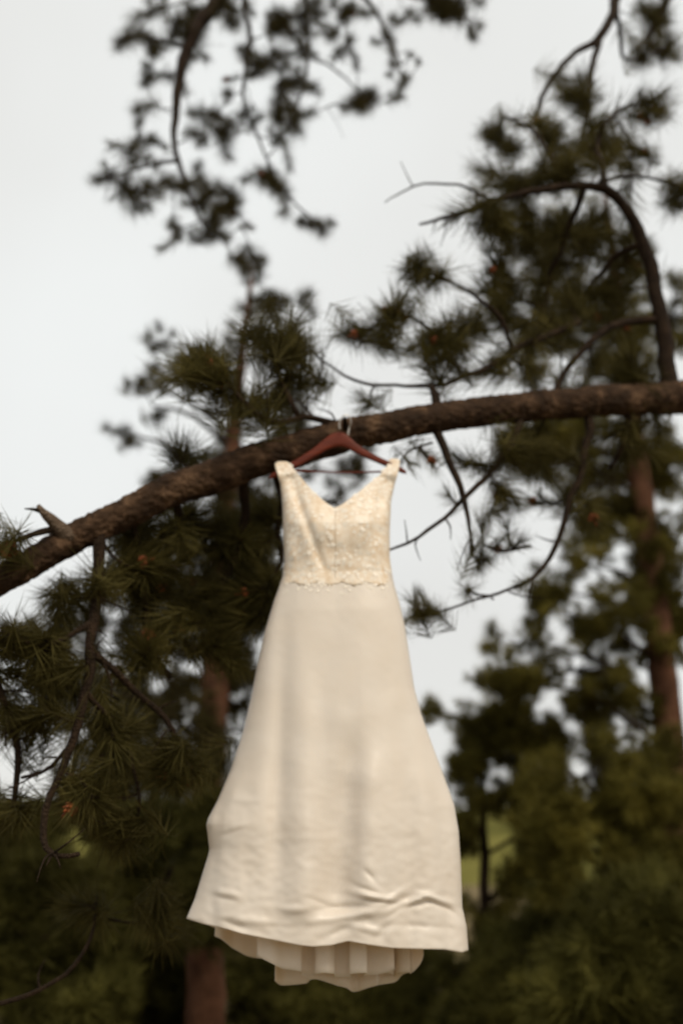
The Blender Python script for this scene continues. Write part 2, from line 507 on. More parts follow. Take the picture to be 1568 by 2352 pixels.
A([(1470, 560, 7, 3.64), (1400, 600, 6, 3.75), (1340, 680, 5, 3.85), (1290, 740, 4, 3.9)])
# under the limb on the right
A([(1000, 975, 12, 3.28), (1008, 1000, 10, 3.28), (1028, 1045, 9, 3.27), (1045, 1090, 8, 3.26), (1065, 1140, 7, 3.25), (1076, 1190, 5, 3.24), (1085, 1262, 3, 3.22)])
A([(1195, 955, 9, 3.43), (1180, 1010, 8, 3.4), (1140, 1070, 7, 3.36), (1080, 1128, 6, 3.3), (1020, 1190, 5, 3.25), (960, 1235, 4, 3.22), (880, 1268, 2.5, 3.2)])
A([(1352, 940, 11, 3.56), (1350, 1000, 10, 3.56), (1328, 1090, 8, 3.55), (1300, 1180, 7, 3.54), (1270, 1260, 6, 3.52), (1240, 1312, 5, 3.5), (1180, 1350, 4, 3.46), (1105, 1374, 3, 3.42), (1040, 1398, 2.5, 3.4), (965, 1415, 2, 3.38)])
A([(1220, 1255, 4, 3.5), (1160, 1262, 4, 3.45), (1110, 1250, 3, 3.4)])
A([(990, 1015, 3, 3.28), (940, 1035, 2.5, 3.24), (905, 1080, 2, 3.2)])
A([(1440, 940, 9, 3.64), (1430, 1020, 7, 3.7), (1400, 1080, 5, 3.75)])
# above the limb, left
A([(800, 985, 10, 3.17), (745, 968, 8, 3.12), (700, 956, 7, 3.08), (650, 970, 7, 3.05), (590, 952, 6, 3.02), (545, 905, 5, 3.0), (490, 850, 4, 2.98)])
A([(688, 958, 7, 3.07), (665, 920, 6, 3.06), (642, 870, 5, 3.06), (640, 800, 4, 3.06)])
A([(742, 830, 2.5, 3.26), (735, 870, 2, 3.24), (700, 850, 2, 3.2)])
# broken snag at the far left
k_snag = A([(160, 1238, 20, 2.96), (140, 1212, 17, 2.93), (118, 1192, 13, 2.90), (100, 1178, 9, 2.88), (88, 1164, 5, 2.87)], M_snag, 'broken_stub', 14)
A([(104, 1180, 6, 2.88), (82, 1174, 4, 2.87), (56, 1169, 1.5, 2.86)], M_twig, 'twig')
A([(135, 1212, 9, 2.93), (95, 1225, 8, 2.9), (50, 1238, 6, 2.87), (-30, 1270, 4, 2.84)])
# hanging branches, left
A([(226, 1222, 16, 3.0), (229, 1290, 14, 3.0), (221, 1370, 13, 3.0), (212, 1450, 12, 2.99), (205, 1530, 12, 2.98), (195, 1600, 11, 2.97), (172, 1690, 10, 2.96), (140, 1770, 9, 2.95),
   (112, 1840, 8, 2.94), (103, 1900, 8, 2.93), (112, 1948, 7, 2.92), (138, 1966, 6, 2.9), (178, 1960, 5, 2.88)], n=14)
A([(228, 1240, 7, 3.0), (262, 1278, 4, 3.05), (300, 1300, 3, 3.08)])
A([(212, 1500, 9, 2.99), (280, 1560, 8, 3.05), (340, 1612, 7, 3.1), (392, 1675, 7, 3.14), (425, 1745, 5, 3.16)])
A([(200, 1590, 7, 2.97), (280, 1680, 6, 3.1), (310, 1760, 5, 3.14), (322, 1850, 4, 3.16), (300, 1920, 3, 3.18)])
A([(-40, 1330, 10, 2.9), (-20, 1500, 9, 2.95), (20, 1640, 8, 3.0), (45, 1725, 8, 3.05), (36, 1800, 7, 3.08), (28, 1880, 5, 3.1)])
A([(170, 1700, 5, 2.96), (120, 1760, 4.5, 3.0), (50, 1785, 4, 3.05)])
A([(-60, 2310, 6, 3.2), (60, 2292, 5.5, 3.25), (120, 2262, 5, 3.3), (175, 2212, 5, 3.35), (212, 2150, 4, 3.4), (220, 2060, 3, 3.45)])
A([(560, 1090, 12, 3.15), (562, 1180, 11, 3.25), (545, 1260, 10, 3.3), (518, 1330, 8, 3.32), (480, 1410, 6, 3.34)])
A([(628, 1070, 12, 3.15), (648, 1150, 10, 3.28), (632, 1230, 8, 3.32), (650, 1290, 6, 3.35), (600, 1370, 5, 3.38)])
A([(400, 1135, 10, 3.09), (410, 1210, 8, 3.2), (380, 1280, 7, 3.25), (330, 1330, 5, 3.28)])
A([(212, 1430, 8, 2.99), (150, 1470, 6, 2.95), (80, 1480, 5, 2.92), (0, 1450, 4, 2.9)])
A([(300, 1180, 8, 3.05), (330, 1330, 8, 3.2), (340, 1470, 7, 3.25), (390, 1560, 6, 3.3)])

Bl = B.blob
for a in [(470, 850, 60, 45, 2.92, 3.15, 6, 1.0, .35, .3), (640, 800, 60, 55, 3.0, 3.3, 8, 1.0, .35, .2), (570, 930, 90, 35, 3.02, 3.4, 8, .95, .3, .2),
          (410, 860, 40, 35, 3.0, 3.3, 3), (660, 880, 40, 40, 3.05, 3.3, 4),
          # right, above the arm
          (1165, 310, 45, 50, 3.8, 4.2, 5), (1230, 300, 50, 40, 3.7, 4.1, 5, 1, .3, .5), (1330, 340, 70, 60, 3.6, 4.2, 9), (1430, 330, 60, 60, 3.7, 4.2, 7, 1, .3, .3),
          (1500, 260, 35, 35, 3.7, 4.1, 4, 1, .3, .6), (1190, 410, 50, 40, 3.5, 4.0, 6), (1330, 210, 45, 35, 4.1, 4.4, 6), (1290, 390, 70, 30, 3.5, 4.0, 5),
          (1450, 130, 50, 30, 4.5, 4.8, 5), (1530, 100, 40, 30, 4.6, 4.9, 4), (1510, 25, 45, 30, 4.7, 5.0, 5), (1560, 440, 40, 40, 3.65, 3.9, 4),
          (1090, 500, 70, 20, 3.4, 3.6, 5, .85, .1, .4), (1180, 500, 50, 25, 3.45, 3.7, 4),
          # between
          (975, 625, 38, 38, 3.3, 3.5, 5, .95, .3, .4), (905, 725, 35, 25, 3.3, 3.45, 3, .95, .3, .5), (830, 765, 35, 22, 3.25, 3.4, 3, .9), (965, 790, 55, 35, 3.3, 3.6, 5, .95),
          (1060, 770, 40, 40, 3.4, 3.6, 3), (1140, 660, 40, 60, 3.5, 3.8, 4), (1230, 560, 70, 70, 3.6, 4.2, 9), (1330, 600, 100, 100, 3.7, 4.4, 14), (1250, 740, 90, 80, 3.6, 4.2, 11),
          (1410, 700, 60, 80, 3.7, 4.3, 7), (1180, 850, 70, 30, 3.4, 3.7, 3), (1380, 850, 90, 35, 3.6, 4.1, 5),
          (1050, 830, 90, 45, 3.3, 3.6, 7, .7), (890, 800, 80, 45, 3.25, 3.5, 5, .7), (1120, 720, 60, 60, 3.4, 3.8, 6, .8), (1150, 570, 40, 60, 3.5, 4.0, 5, .8), (1120, 400, 30, 40, 3.6, 4.0, 2, .8),
          (700, 1000, 60, 20, 3.2, 3.4, 3, .7), (450, 1040, 60, 25, 3.15, 3.4, 4, .9), (860, 930, 50, 20, 3.25, 3.4, 2, .6), (1290, 880, 90, 25, 3.5, 3.9, 4, .8), (1480, 860, 60, 30, 3.7, 4.1, 4, .9),
          (610, 1180, 40, 50, 3.3, 3.6, 5, .8, 0), (300, 1230, 50, 30, 3.1, 3.3, 3, .7, 0), (150, 1400, 60, 50, 3.0, 3.2, 4, .7, 0), (1180, 1130, 60, 50, 3.4, 3.7, 5, .7, 0), (1330, 1180, 50, 60, 3.5, 3.8, 5, .8, 0), (1090, 1330, 60, 50, 3.3, 3.6, 4, .55, 0),
          (1480, 1000, 60, 40, 3.7, 4.1, 5, .9, 0), (1380, 520, 70, 60, 3.7, 4.2, 6), (1450, 580, 30, 60, 3.7, 4.0, 3),
          # under the limb, right
          (1090, 1070, 50, 50, 3.3, 3.5, 4, .75, 0), (1260, 1040, 100, 45, 3.4, 3.8, 12, .95, 0), (1150, 1210, 60, 70, 3.3, 3.6, 9, .65, 0), (960, 1050, 40, 20, 3.2, 3.3, 2, .6, 0), (1040, 1150, 30, 40, 3.2, 3.4, 3, .6, 0), (975, 1395, 28, 22, 3.3, 3.45, 3, .55, 0),
          (1180, 1345, 40, 15, 3.4, 3.5, 2, .6, 0), (1400, 1030, 90, 40, 3.6, 4.0, 7, .95, 0), (1230, 1150, 50, 40, 3.5, 3.7, 2, .8, 0),
          # under the limb, left
          (400, 1210, 70, 45, 3.1, 3.5, 9, 1, 0), (550, 1220, 70, 70, 3.2, 3.7, 11, 1, 0), (580, 1360, 50, 70, 3.2, 3.7, 10, 1, 0), (340, 1310, 60, 50, 3.1, 3.4, 7, 1, 0, .3), (470, 1390, 90, 70, 3.2, 3.7, 12, 1, 0),
          (260, 1370, 70, 50, 2.95, 3.3, 7, .95, 0, .2), (60, 1470, 80, 40, 2.9, 3.2, 6, .95, 0), (110, 1560, 100, 50, 2.95, 3.3, 8, .95, 0), (340, 1510, 90, 60, 3.1, 3.5, 9, 1, 0),
          (520, 1480, 60, 50, 3.2, 3.6, 5, 1, 0), (80, 1640, 80, 40, 2.95, 3.3, 6, .95, 0), (300, 1720, 100, 70, 3.0, 3.4, 9, 1, 0, .2), (180, 1820, 60, 50, 2.9, 3.2, 4, .95, 0, .3),
          (410, 1760, 50, 40, 3.1, 3.3, 5, .9, 0, .3), (20, 1262, 25, 10, 2.8, 2.9, 2, .8, .2, 1), (30, 1890, 30, 40, 3.05, 3.2, 2, .9, 0, .5), (300, 1920, 70, 40, 3.1, 3.4, 4, .95, 0),
          (215, 2080, 40, 40, 3.4, 3.6, 3, .9, 0, .4), (380, 2110, 60, 40, 3.4, 3.7, 3, .9, 0, .4)]:
    Bl(*a[:6], int(a[6] * (1.9 if (a[1] > 1150 and a[0] < 700) else 1.5 if a[0] > 1100 and a[1] < 900 else 1.25 if a[1] < 1000 else 1.0) + .5), *a[7:])
for x, y, Y, z in [(975, 1385, 3.38, .6), (955, 1412, 3.38, .55), (1000, 1412, 3.4, .5), (1085, 1262, 3.22, .6), (770, 1155, 3.35, .4), (830, 765, 3.3, .9), (795, 765, 3.3, .8), (910, 715, 3.34, .9), (975, 620, 3.36, 1), (960, 640, 3.3, .9), (1500, 245, 3.8, .9), (1560, 430, 3.75, .9), (1540, 470, 3.8, .8),
                (480, 835, 2.98, 1), (505, 880, 3.0, .9), (330, 1290, 3.1, .8), (640, 790, 3.06, 1), (600, 760, 3.1, .9), (690, 820, 3.15, .8)]:
    B.tuft(P(x, y, Y), z, .2, y in (620, 715, 245, 835, 880, 1290))
B.clutter(230, .04, .15)
B.finish(TUFT_ME)

# ------------------------------------------------------------------ bough hanging into the top left
bl = P(510, -300, 5.2)
bough = thing('pine_bough', 'dark drooping pine bough hanging into the sky at the top left', 'pine bough', bl)
T = PineBranches(bough)
T.add([(640, -300, 22, 5.33), (540, -90, 19, 5.18), (500, 0, 17, 5.11), (455, 62, 16, 5.04), (430, 112, 14, 5.00), (412, 180, 12, 4.97), (402, 260, 9, 4.97), (402, 330, 7, 4.97), (416, 385, 6, 4.97), (440, 460, 4, 4.97), (480, 540, 3, 4.97)])
T.add([(600, -150, 9, 5.18), (560, 0, 6, 5.18), (575, 90, 5, 5.18), (560, 220, 4, 5.18), (600, 330, 3, 5.18), (640, 420, 2.5, 5.18), (720, 510, 2, 5.18)])
T.add([(640, -250, 10, 5.33), (690, -60, 7, 5.40), (706, 60, 5, 5.40), (706, 150, 4, 5.40), (680, 250, 3, 5.40)])
T.add([(690, -60, 8, 5.40), (820, -20, 6, 5.47), (880, 60, 4, 5.54), (920, 150, 2.5, 5.54)])
T.add([(820, -25, 6, 5.47), (940, -10, 5, 5.62), (1040, 10, 4, 5.69), (1090, 80, 2.5, 5.69)])
T.add([(706, 130, 3, 5.40), (770, 160, 2.5, 5.40), (835, 225, 2, 5.40)])
T.add([(408, 370, 5, 4.97), (340, 380, 4, 4.97), (240, 408, 2.5, 4.97)])
T.add([(430, 110, 6, 5.00), (360, 90, 4, 4.97), (290, 85, 3, 4.97)])
for x, y, s in [(330, 32, .9), (285, 85, .95), (355, 120, .8), (345, 170, .6), (342, 245, .85), (300, 345, .85), (232, 410, .75), (295, 450, 1), (335, 445, .8), (385, 415, 1), (360, 380, .7),
                (395, 520, .7), (405, 545, .6), (480, 545, .6), (505, 480, 1.05), (530, 450, 1), (500, 510, .9), (445, 420, .8), (450, 470, .8), (510, 275, 1), (520, 310, 1), (480, 260, .7), (440, 20, 1), (420, 50, 1.1), (450, 60, 1.1),
                (530, 20, 1), (540, 50, .8), (430, 150, .7), (470, 130, .7), (640, 65, 1.1), (670, 75, 1), (620, 40, .8), (700, 25, .9), (600, 165, .9), (580, 170, .8), (640, 160, .8), (700, 195, .8), (655, 250, 1.1), (680, 270, 1), (635, 265, .9),
                (620, 300, .5), (630, 420, .95), (650, 435, .8), (600, 400, .7), (715, 515, .7), (735, 515, .6), (575, 522, .45), (580, 590, .8), (560, 600, .7), (840, 235, 1.05), (825, 240, .8),
                (930, 188, .75), (960, 140, .5), (905, 150, .5), (885, 80, .7), (860, 95, .6), (920, 50, .6), (1020, 20, 1), (1045, 35, 1), (1010, -10, 1.1), (1055, 5, 1), (1090, 85, .55), (1100, 60, .5), (800, 100, .6), (790, 40, .8), (760, 80, .7), (770, 130, .6), (740, 30, .8), (520, 215, .6), (350, 320, .7), (560, 110, .6), (460, 330, .7), (830, 30, .7)]:
    for q in range(4 if s > .75 else 3 if s > .55 else 2):
        T.tuft(P(x + random.gauss(0, 24) * (q > 0), y + random.gauss(0, 22) * (q > 0), random.uniform(4.85, 5.5)), s * random.uniform(.72, .98), .0, random.random() < .05)
T.clutter(110, .06, .2)
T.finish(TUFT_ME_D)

# ------------------------------------------------------------------ farther trees and bushes
def far_tree(name, label, cat, trunk, blobs, mat, bark, temps, up=0.3, size=1.0, group=None, clump=3, dens=1.1, holes=0.0):
    """trunk: (x, y, half thickness, distance) list from the ground up; blobs: (cx, cy, rx, ry, distance, depth, tufts)"""
    W, R = branch_tube(trunk, 0.12)
    g = W[0].copy()
    base = Vector((g.x, g.y, 0))
    root = thing(name, label, cat, base, group)
    if g.z > 0.05:
        W = [Vector((g.x, g.y, -.05)), Vector((g.x, g.y, g.z * .5))] + W; R = [R[0] * 1.3, R[0] * 1.08] + R
    sp = Soup(); sp.tube(W, R, 20, 0.08, 9, 0.02); sp.build('trunk', bark, root)
    for cx, cy, rx, ry, Y, dep, n in blobs:
        c = P(cx, cy, Y); px = PX(c)
        s0 = min(W, key=lambda q: (Vector((q.x, q.y, q.z + .35 * math.hypot(q.x - c.x, q.y - c.y))) - c).length)
        br = Soup()
        mid = (s0 + c) * .5 + Vector((0, 0, .12 * (c - s0).length))
        if (c - s0).length > .1:
            bw, brr = catmull([s0, mid, c], [min(.05, .012 + .012 * (c - s0).length)] * 1 + [.02, .008], .15)
            br.tube(bw, brr, 7, .1, 12, .03)
        pl = []
        n = int(n * (dens(cy) if callable(dens) else dens))
        ncl = max(2, n // clump)
        for k in range(ncl):
            v = Vector((random.gauss(0, 1), random.gauss(0, 1), random.gauss(0, 1))).normalized() * random.random() ** .38
            q = c + Vector((v.x * rx * px * 1.15, v.y * dep, v.z * ry * px * 1.15))
            if holes and noise.noise(Vector((q.x * 3.2, q.y * .8, q.z * 3.2 + 11))) < -.16 + .1 * holes: continue
            if (q - c).length > .05:
                br.tube([c, (c + q) * .5 + Vector((0, 0, .03)), q], [.008, .006, .004], 5)
            for j in range(clump):
                o = Vector((random.gauss(0, .07), random.gauss(0, .07), random.gauss(0, .05))) * size
                pl.append((q + o, (v * .5 + o * 2 + rand_dir(.2) * .5 + Vector((0, 0, up))).normalized(), size * random.uniform(.7, 1.15)))
        if not pl: pl.append((c, Vector((0, 0, 1)), size))
        if len(br.V) == 0: br.tube([c, c + Vector((0, 0, .1))], [.01, .005], 5)
        bo = br.build('branch', M_twig, root)
        link('foliage', foliage_mesh('foliage', pl, temps), mat, bo, 'stuff')
    return root

# reddish trunk left of the dress
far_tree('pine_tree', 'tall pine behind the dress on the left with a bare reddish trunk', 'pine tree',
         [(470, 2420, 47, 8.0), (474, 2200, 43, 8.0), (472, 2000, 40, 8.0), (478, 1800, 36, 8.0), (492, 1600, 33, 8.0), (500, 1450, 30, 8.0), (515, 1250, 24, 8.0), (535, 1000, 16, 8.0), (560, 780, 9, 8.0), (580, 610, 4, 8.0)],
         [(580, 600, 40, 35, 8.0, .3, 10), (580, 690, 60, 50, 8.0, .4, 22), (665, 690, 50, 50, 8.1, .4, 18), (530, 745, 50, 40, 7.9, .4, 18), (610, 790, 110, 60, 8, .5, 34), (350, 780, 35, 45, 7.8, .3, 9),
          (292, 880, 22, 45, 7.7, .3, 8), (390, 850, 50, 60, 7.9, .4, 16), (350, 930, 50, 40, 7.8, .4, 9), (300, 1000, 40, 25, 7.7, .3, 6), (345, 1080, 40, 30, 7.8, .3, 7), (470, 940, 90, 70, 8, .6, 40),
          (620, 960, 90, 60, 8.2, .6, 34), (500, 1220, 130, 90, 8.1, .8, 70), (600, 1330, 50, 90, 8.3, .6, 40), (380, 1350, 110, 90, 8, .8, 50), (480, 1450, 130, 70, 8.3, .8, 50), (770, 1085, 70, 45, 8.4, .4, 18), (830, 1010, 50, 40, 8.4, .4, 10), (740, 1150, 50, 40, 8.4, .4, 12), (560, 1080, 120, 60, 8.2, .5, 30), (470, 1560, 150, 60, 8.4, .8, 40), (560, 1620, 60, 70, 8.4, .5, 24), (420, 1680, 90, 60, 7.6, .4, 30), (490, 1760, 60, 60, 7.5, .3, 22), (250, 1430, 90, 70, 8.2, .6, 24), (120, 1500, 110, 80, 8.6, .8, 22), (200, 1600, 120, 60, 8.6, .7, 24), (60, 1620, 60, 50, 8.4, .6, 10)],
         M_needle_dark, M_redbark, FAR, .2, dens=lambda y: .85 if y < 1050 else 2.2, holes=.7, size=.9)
# right hand pine with trunk
far_tree('pine_tree', 'olive green pine filling the right side with a brown trunk at the edge', 'pine tree',
         [(1600, 2420, 44, 9.0), (1575, 2100, 40, 9.0), (1545, 1800, 36, 9.0), (1525, 1600, 33, 9.0), (1505, 1400, 30, 9.0), (1482, 1200, 28, 9.0), (1460, 1050, 25, 9.0), (1440, 850, 20, 9.0), (1415, 650, 14, 9.0), (1395, 500, 8, 9.0), (1380, 400, 4, 9.0)],
         [(1330, 520, 110, 70, 9, .7, 70), (1260, 600, 90, 90, 8.8, .7, 70), (1400, 640, 110, 100, 9, .8, 100), (1290, 740, 120, 90, 8.8, .8, 100), (1450, 800, 100, 80, 9, .8, 80), (1540, 730, 60, 80, 9.3, .6, 60), (1340, 830, 130, 50, 8.9, .8, 70),
          (1230, 1000, 80, 40, 8.8, .6, 26), (1350, 1040, 110, 60, 9, .8, 50), (1480, 1030, 80, 60, 9.2, .8, 26), (1320, 1110, 50, 50, 8.9, .5, 16), (1540, 1180, 40, 50, 9.3, .5, 8), (1440, 1240, 90, 60, 9, .7, 40),
          (1350, 1300, 100, 50, 8.8, .7, 42), (1480, 1340, 90, 60, 9.1, .7, 30), (1250, 1400, 70, 50, 8.6, .6, 22), (1390, 1430, 110, 50, 8.9, .8, 40), (1190, 1480, 70, 40, 8.5, .6, 24), (1320, 1540, 120, 50, 8.8, .8, 60),
          (1290, 990, 120, 50, 9.4, .6, 50), (1430, 1100, 110, 60, 9.5, .6, 44), (1520, 1080, 60, 70, 9.4, .5, 26), (1200, 1060, 60, 50, 9, .5, 18), (1390, 1190, 70, 50, 9.3, .5, 26), (1510, 1260, 70, 60, 9.4, .5, 26), (1520, 1430, 60, 60, 9.4, .5, 30), (1290, 1360, 60, 40, 8.8, .5, 20),
          (1480, 1500, 80, 60, 9.1, .7, 28), (1160, 1570, 70, 30, 8.5, .5, 26), (1420, 1620, 110, 40, 9, .8, 46)],
         M_needle_olive, M_redbark, FAR, .2, dens=lambda y: 1.8 if y < 900 else 3.6, holes=.9, size=.85)
# lower right: young pines and bushes
far_tree('young_pine', 'bushy green young pine standing just right of the skirt', 'young pine',
         [(1120, 2420, 18, 9.5), (1115, 2150, 14, 9.5), (1110, 1900, 10, 9.5), (1105, 1720, 5, 9.5), (1100, 1630, 2, 9.5)],
         [(1030, 1650, 25, 30, 9.5, .2, 12), (1100, 1680, 60, 50, 9.5, .5, 60), (1060, 1760, 60, 50, 9.4, .5, 50), (1210, 1710, 90, 55, 9.4, .6, 90), (990, 1640, 20, 20, 9.6, .2, 8), (1160, 1640, 50, 40, 9.4, .4, 40), (1090, 1860, 70, 45, 9.5, .6, 60), (1210, 1830, 80, 50, 9.5, .6, 70), (1240, 1930, 70, 50, 9.5, .6, 56), (1110, 2100, 70, 50, 9.5, .5, 40), (1240, 2010, 80, 50, 9.2, .4, 50), (1075, 1900, 30, 50, 9.4, .3, 24), (1180, 2060, 40, 40, 9.3, .3, 20)],
         M_needle_olive, M_twig, FAR, .35, dens=2.0, holes=.6, size=.9)
far_tree('young_pine', 'broad olive young pine below the right trunk near the picture edge', 'young pine',
         [(1400, 2420, 20, 7.5), (1395, 2150, 16, 7.5), (1390, 1900, 11, 7.5), (1380, 1720, 4, 7.5)],
         [(1380, 1710, 90, 40, 7.5, .5, 60), (1480, 1750, 90, 50, 7.6, .5, 70), (1330, 1790, 100, 60, 7.3, .6, 90), (1450, 1850, 110, 70, 7.4, .6, 100), (1290, 1890, 80, 50, 7.3, .5, 60), (1390, 1960, 120, 60, 7.3, .6, 90), (1520, 1960, 70, 80, 7.5, .5, 70), (1330, 2040, 70, 40, 7.3, .5, 36)],
         M_needle_olive, M_twig, FAR, .35, dens=2.0, holes=.6, size=.9)
far_tree('bush', 'dark shaded bush in the bottom right corner', 'bush',
         [(1450, 2480, 14, 6.5), (1450, 2350, 10, 6.5), (1450, 2200, 6, 6.5)],
         [(1450, 2080, 110, 60, 6.5, .5, 80), (1520, 2200, 80, 90, 6.6, .5, 90), (1390, 2180, 100, 80, 6.4, .5, 100), (1450, 2300, 130, 70, 6.4, .5, 110), (1330, 2290, 80, 80, 6.4, .5, 80)],
         M_bush, M_twig, FARW, .4, dens=1.6)
far_tree('bush', 'dim green bush low between the hem and the bottom right corner', 'bush',
         [(1180, 2480, 14, 8.0), (1180, 2350, 10, 8.0), (1180, 2200, 5, 8.0)],
         [(1170, 2180, 80, 60, 8, .5, 50), (1250, 2120, 70, 50, 8.2, .5, 40), (1120, 2250, 100, 50, 8, .5, 70), (1230, 2260, 90, 60, 8, .5, 70), (1130, 2340, 130, 50, 7.8, .5, 90), (1260, 2350, 90, 50, 7.8, .5, 70)],
         M_bush, M_twig, FARW, .4, dens=1.6)
# lower left
far_tree('bush', 'dark bush behind the hanging twigs at the bottom left edge', 'bush',
         [(90, 2480, 14, 7.0), (90, 2350, 10, 7.0), (90, 2150, 5, 7.0)],
         [(30, 1895, 80, 40, 7.2, .5, 36), (40, 1960, 80, 50, 7.2, .5, 50), (140, 2010, 100, 50, 7, .5, 70), (60, 2080, 110, 60, 7, .5, 90), (170, 2150, 110, 70, 6.9, .5, 100), (50, 2220, 110, 80, 6.9, .5, 100), (160, 2310, 120, 70, 6.8, .5, 110)],
         M_bush, M_twig, FARW, .4, dens=1.6)
far_tree('bush', 'shadowy bush in front of the reddish trunk left of the hem', 'bush',
         [(340, 2480, 14, 8.6), (340, 2350, 10, 8.6), (340, 2150, 5, 8.6)],
         [(320, 1900, 110, 60, 8.8, .5, 70), (390, 1990, 80, 60, 8.7, .5, 70), (280, 2000, 90, 60, 8.6, .5, 70), (480, 1880, 55, 90, 7.4, .3, 60), (455, 2010, 55, 70, 7.4, .3, 50), (480, 2110, 50, 40, 7.4, .3, 16), (330, 2100, 120, 70, 8.6, .5, 110), (380, 2220, 80, 80, 8.6, .5, 90), (280, 2250, 90, 80, 8.5, .5, 100), (350, 2340, 110, 50, 8.5, .5, 90)],
         M_bush, M_twig, FARW, .4, dens=1.6)
far_tree('bush', 'dark bush below the dress hem at the bottom centre', 'bush',
         [(700, 2480, 14, 9.0), (700, 2380, 10, 9.0), (700, 2250, 5, 9.0)],
         [(600, 2230, 80, 60, 9.2, .5, 60), (640, 2320, 100, 50, 9, .5, 80), (780, 2330, 110, 50, 9, .5, 80), (920, 2300, 110, 60, 9, .5, 90), (960, 2210, 70, 60, 9.2, .5, 60), (760, 2240, 120, 50, 9.2, .5, 70), (1010, 2330, 80, 50, 9, .5, 60)],
         M_bush, M_twig, FARW, .4, dens=1.6)
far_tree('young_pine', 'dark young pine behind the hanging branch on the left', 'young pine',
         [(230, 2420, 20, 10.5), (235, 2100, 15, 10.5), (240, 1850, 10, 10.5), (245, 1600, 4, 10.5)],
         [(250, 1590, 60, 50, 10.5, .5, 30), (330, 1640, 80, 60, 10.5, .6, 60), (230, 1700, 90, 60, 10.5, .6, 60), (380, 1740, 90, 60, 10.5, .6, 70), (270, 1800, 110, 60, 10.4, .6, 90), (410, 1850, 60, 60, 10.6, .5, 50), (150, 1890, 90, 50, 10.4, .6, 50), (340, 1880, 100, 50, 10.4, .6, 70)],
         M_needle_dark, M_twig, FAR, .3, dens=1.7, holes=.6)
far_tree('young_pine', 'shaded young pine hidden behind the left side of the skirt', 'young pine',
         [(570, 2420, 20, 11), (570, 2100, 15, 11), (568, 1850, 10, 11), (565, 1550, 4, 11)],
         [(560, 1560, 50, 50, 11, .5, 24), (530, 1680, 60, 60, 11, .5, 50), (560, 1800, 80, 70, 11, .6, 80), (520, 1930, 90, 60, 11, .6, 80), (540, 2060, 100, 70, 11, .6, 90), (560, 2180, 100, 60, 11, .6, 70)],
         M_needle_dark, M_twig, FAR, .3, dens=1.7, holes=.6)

# ------------------------------------------------------------------ hanger
DY = 3.05
hg_base = P(784, 1090, DY)
hanger = thing('clothes_hanger', 'reddish brown wooden hanger with steel hook under the pine limb', 'hanger', hg_base)
hp = [(617, 1098, 3), (626, 1093, 7), (645, 1084, 10), (680, 1065, 11.5), (715, 1044, 13), (742, 1025, 17), (762, 1013, 20), (780, 1009, 21), (796, 1014, 19), (815, 1028, 14), (840, 1043, 10.5), (870, 1057, 9), (900, 1070, 8), (922, 1080, 7), (932, 1085, 4)]
Wc, Hc = catmull([P(x, y, DY - 0.004 * (abs(x - 775) / 155) ** 2) for x, y, h in hp], [h for _, _, h in hp], 0.008)
V = []; F = []; n = 20
for i, (c, h) in enumerate(zip(Wc, Hc)):
    px = PX(c); hz = h * px * .88; hy = 0.0075 * min(1, h / 8)
    for k in range(n):
        a = 2 * math.pi * k / n
        ca, sa = math.cos(a), math.sin(a)
        V.append((c.x, c.y + hy * math.copysign(abs(ca) ** .6, ca), c.z + hz * math.copysign(abs(sa) ** .6, sa)))
for i in range(len(Wc) - 1):
    for k in range(n):
        a = i * n + k; b2 = i * n + (k + 1) % n
        F.append((a, a + n, b2 + n, b2))
F.append(tuple(range(n))); F.append(tuple(reversed(range((len(Wc) - 1) * n, len(Wc) * n))))
me = mesh_from('shoulder_bar', V, F); smooth(me); link('shoulder_bar', me, M_hanger, hanger)
sp = Soup(); W, R = catmull([P(668, 1081, DY - .015), P(784, 1085, DY), P(893, 1083, DY - .015)], [.0032] * 3, .02); sp.tube(W, R, 10); sp.build('trouser_bar', M_hanger, hanger)
sp = Soup()
hk = [(799, 1000, 0), (801, 985, 0), (805, 972, -.004), (804, 960, -.008), (797, 953, -.012), (788, 955, -.014), (781, 964, -.015), (779, 978, -.015), (781, 986, -.015)]
W, R = catmull([P(x, y, DY - .002 + dy) for x, y, dy in hk], [.0021] * len(hk), .004); sp.tube(W, R, 10); sp.build('hook', M_steel, hanger)
sp = Soup(); W, R = catmull([P(793, 990, 3.14), P(792, 972, 3.06), P(792, 964, 3.03), P(791, 960, 3.0)], [.013, .009, .007, .005], .01); sp.tube(W, R, 10, .1, 60); sp.build('stub', M_twig, near)

# ------------------------------------------------------------------ wedding dress
dress = thing('wedding_dress', 'ivory satin wedding dress with lace bodice hanging from the wooden hanger', 'wedding dress', P(768, 2180, DY))
LT = np.array([(1060, 632), (1075, 634), (1110, 645), (1160, 650), (1220, 652), (1290, 655), (1325, 650), (1380, 630), (1450, 609), (1530, 591), (1600, 578), (1680, 559), (1770, 530), (1840, 500), (1880, 479), (1893, 475), (1910, 477), (1950, 482), (1965, 479), (2010, 465), (2065, 448), (2110, 429)])
RT = np.array([(1060, 917), (1075, 915), (1110, 905), (1150, 896), (1220, 893), (1280, 893), (1330, 900), (1380, 915), (1440, 929), (1500, 938), (1580, 950), (1640, 966), (1710, 991), (1790, 1021), (1850, 1042), (1910, 1052), (1990, 1057), (2085, 1060), (2100, 1064), (2130, 1070), (2182, 1074)])
Lx = lambda y: float(np.interp(y, LT[:, 0], LT[:, 1]))
Rx = lambda y: float(np.interp(y, RT[:, 0], RT[:, 1]))
def ip(v, *pts):
    return float(np.interp(v, [p[0] for p in pts], [p[1] for p in pts]))
def g1(d, s): return math.exp(-d * d / (2 * s * s))
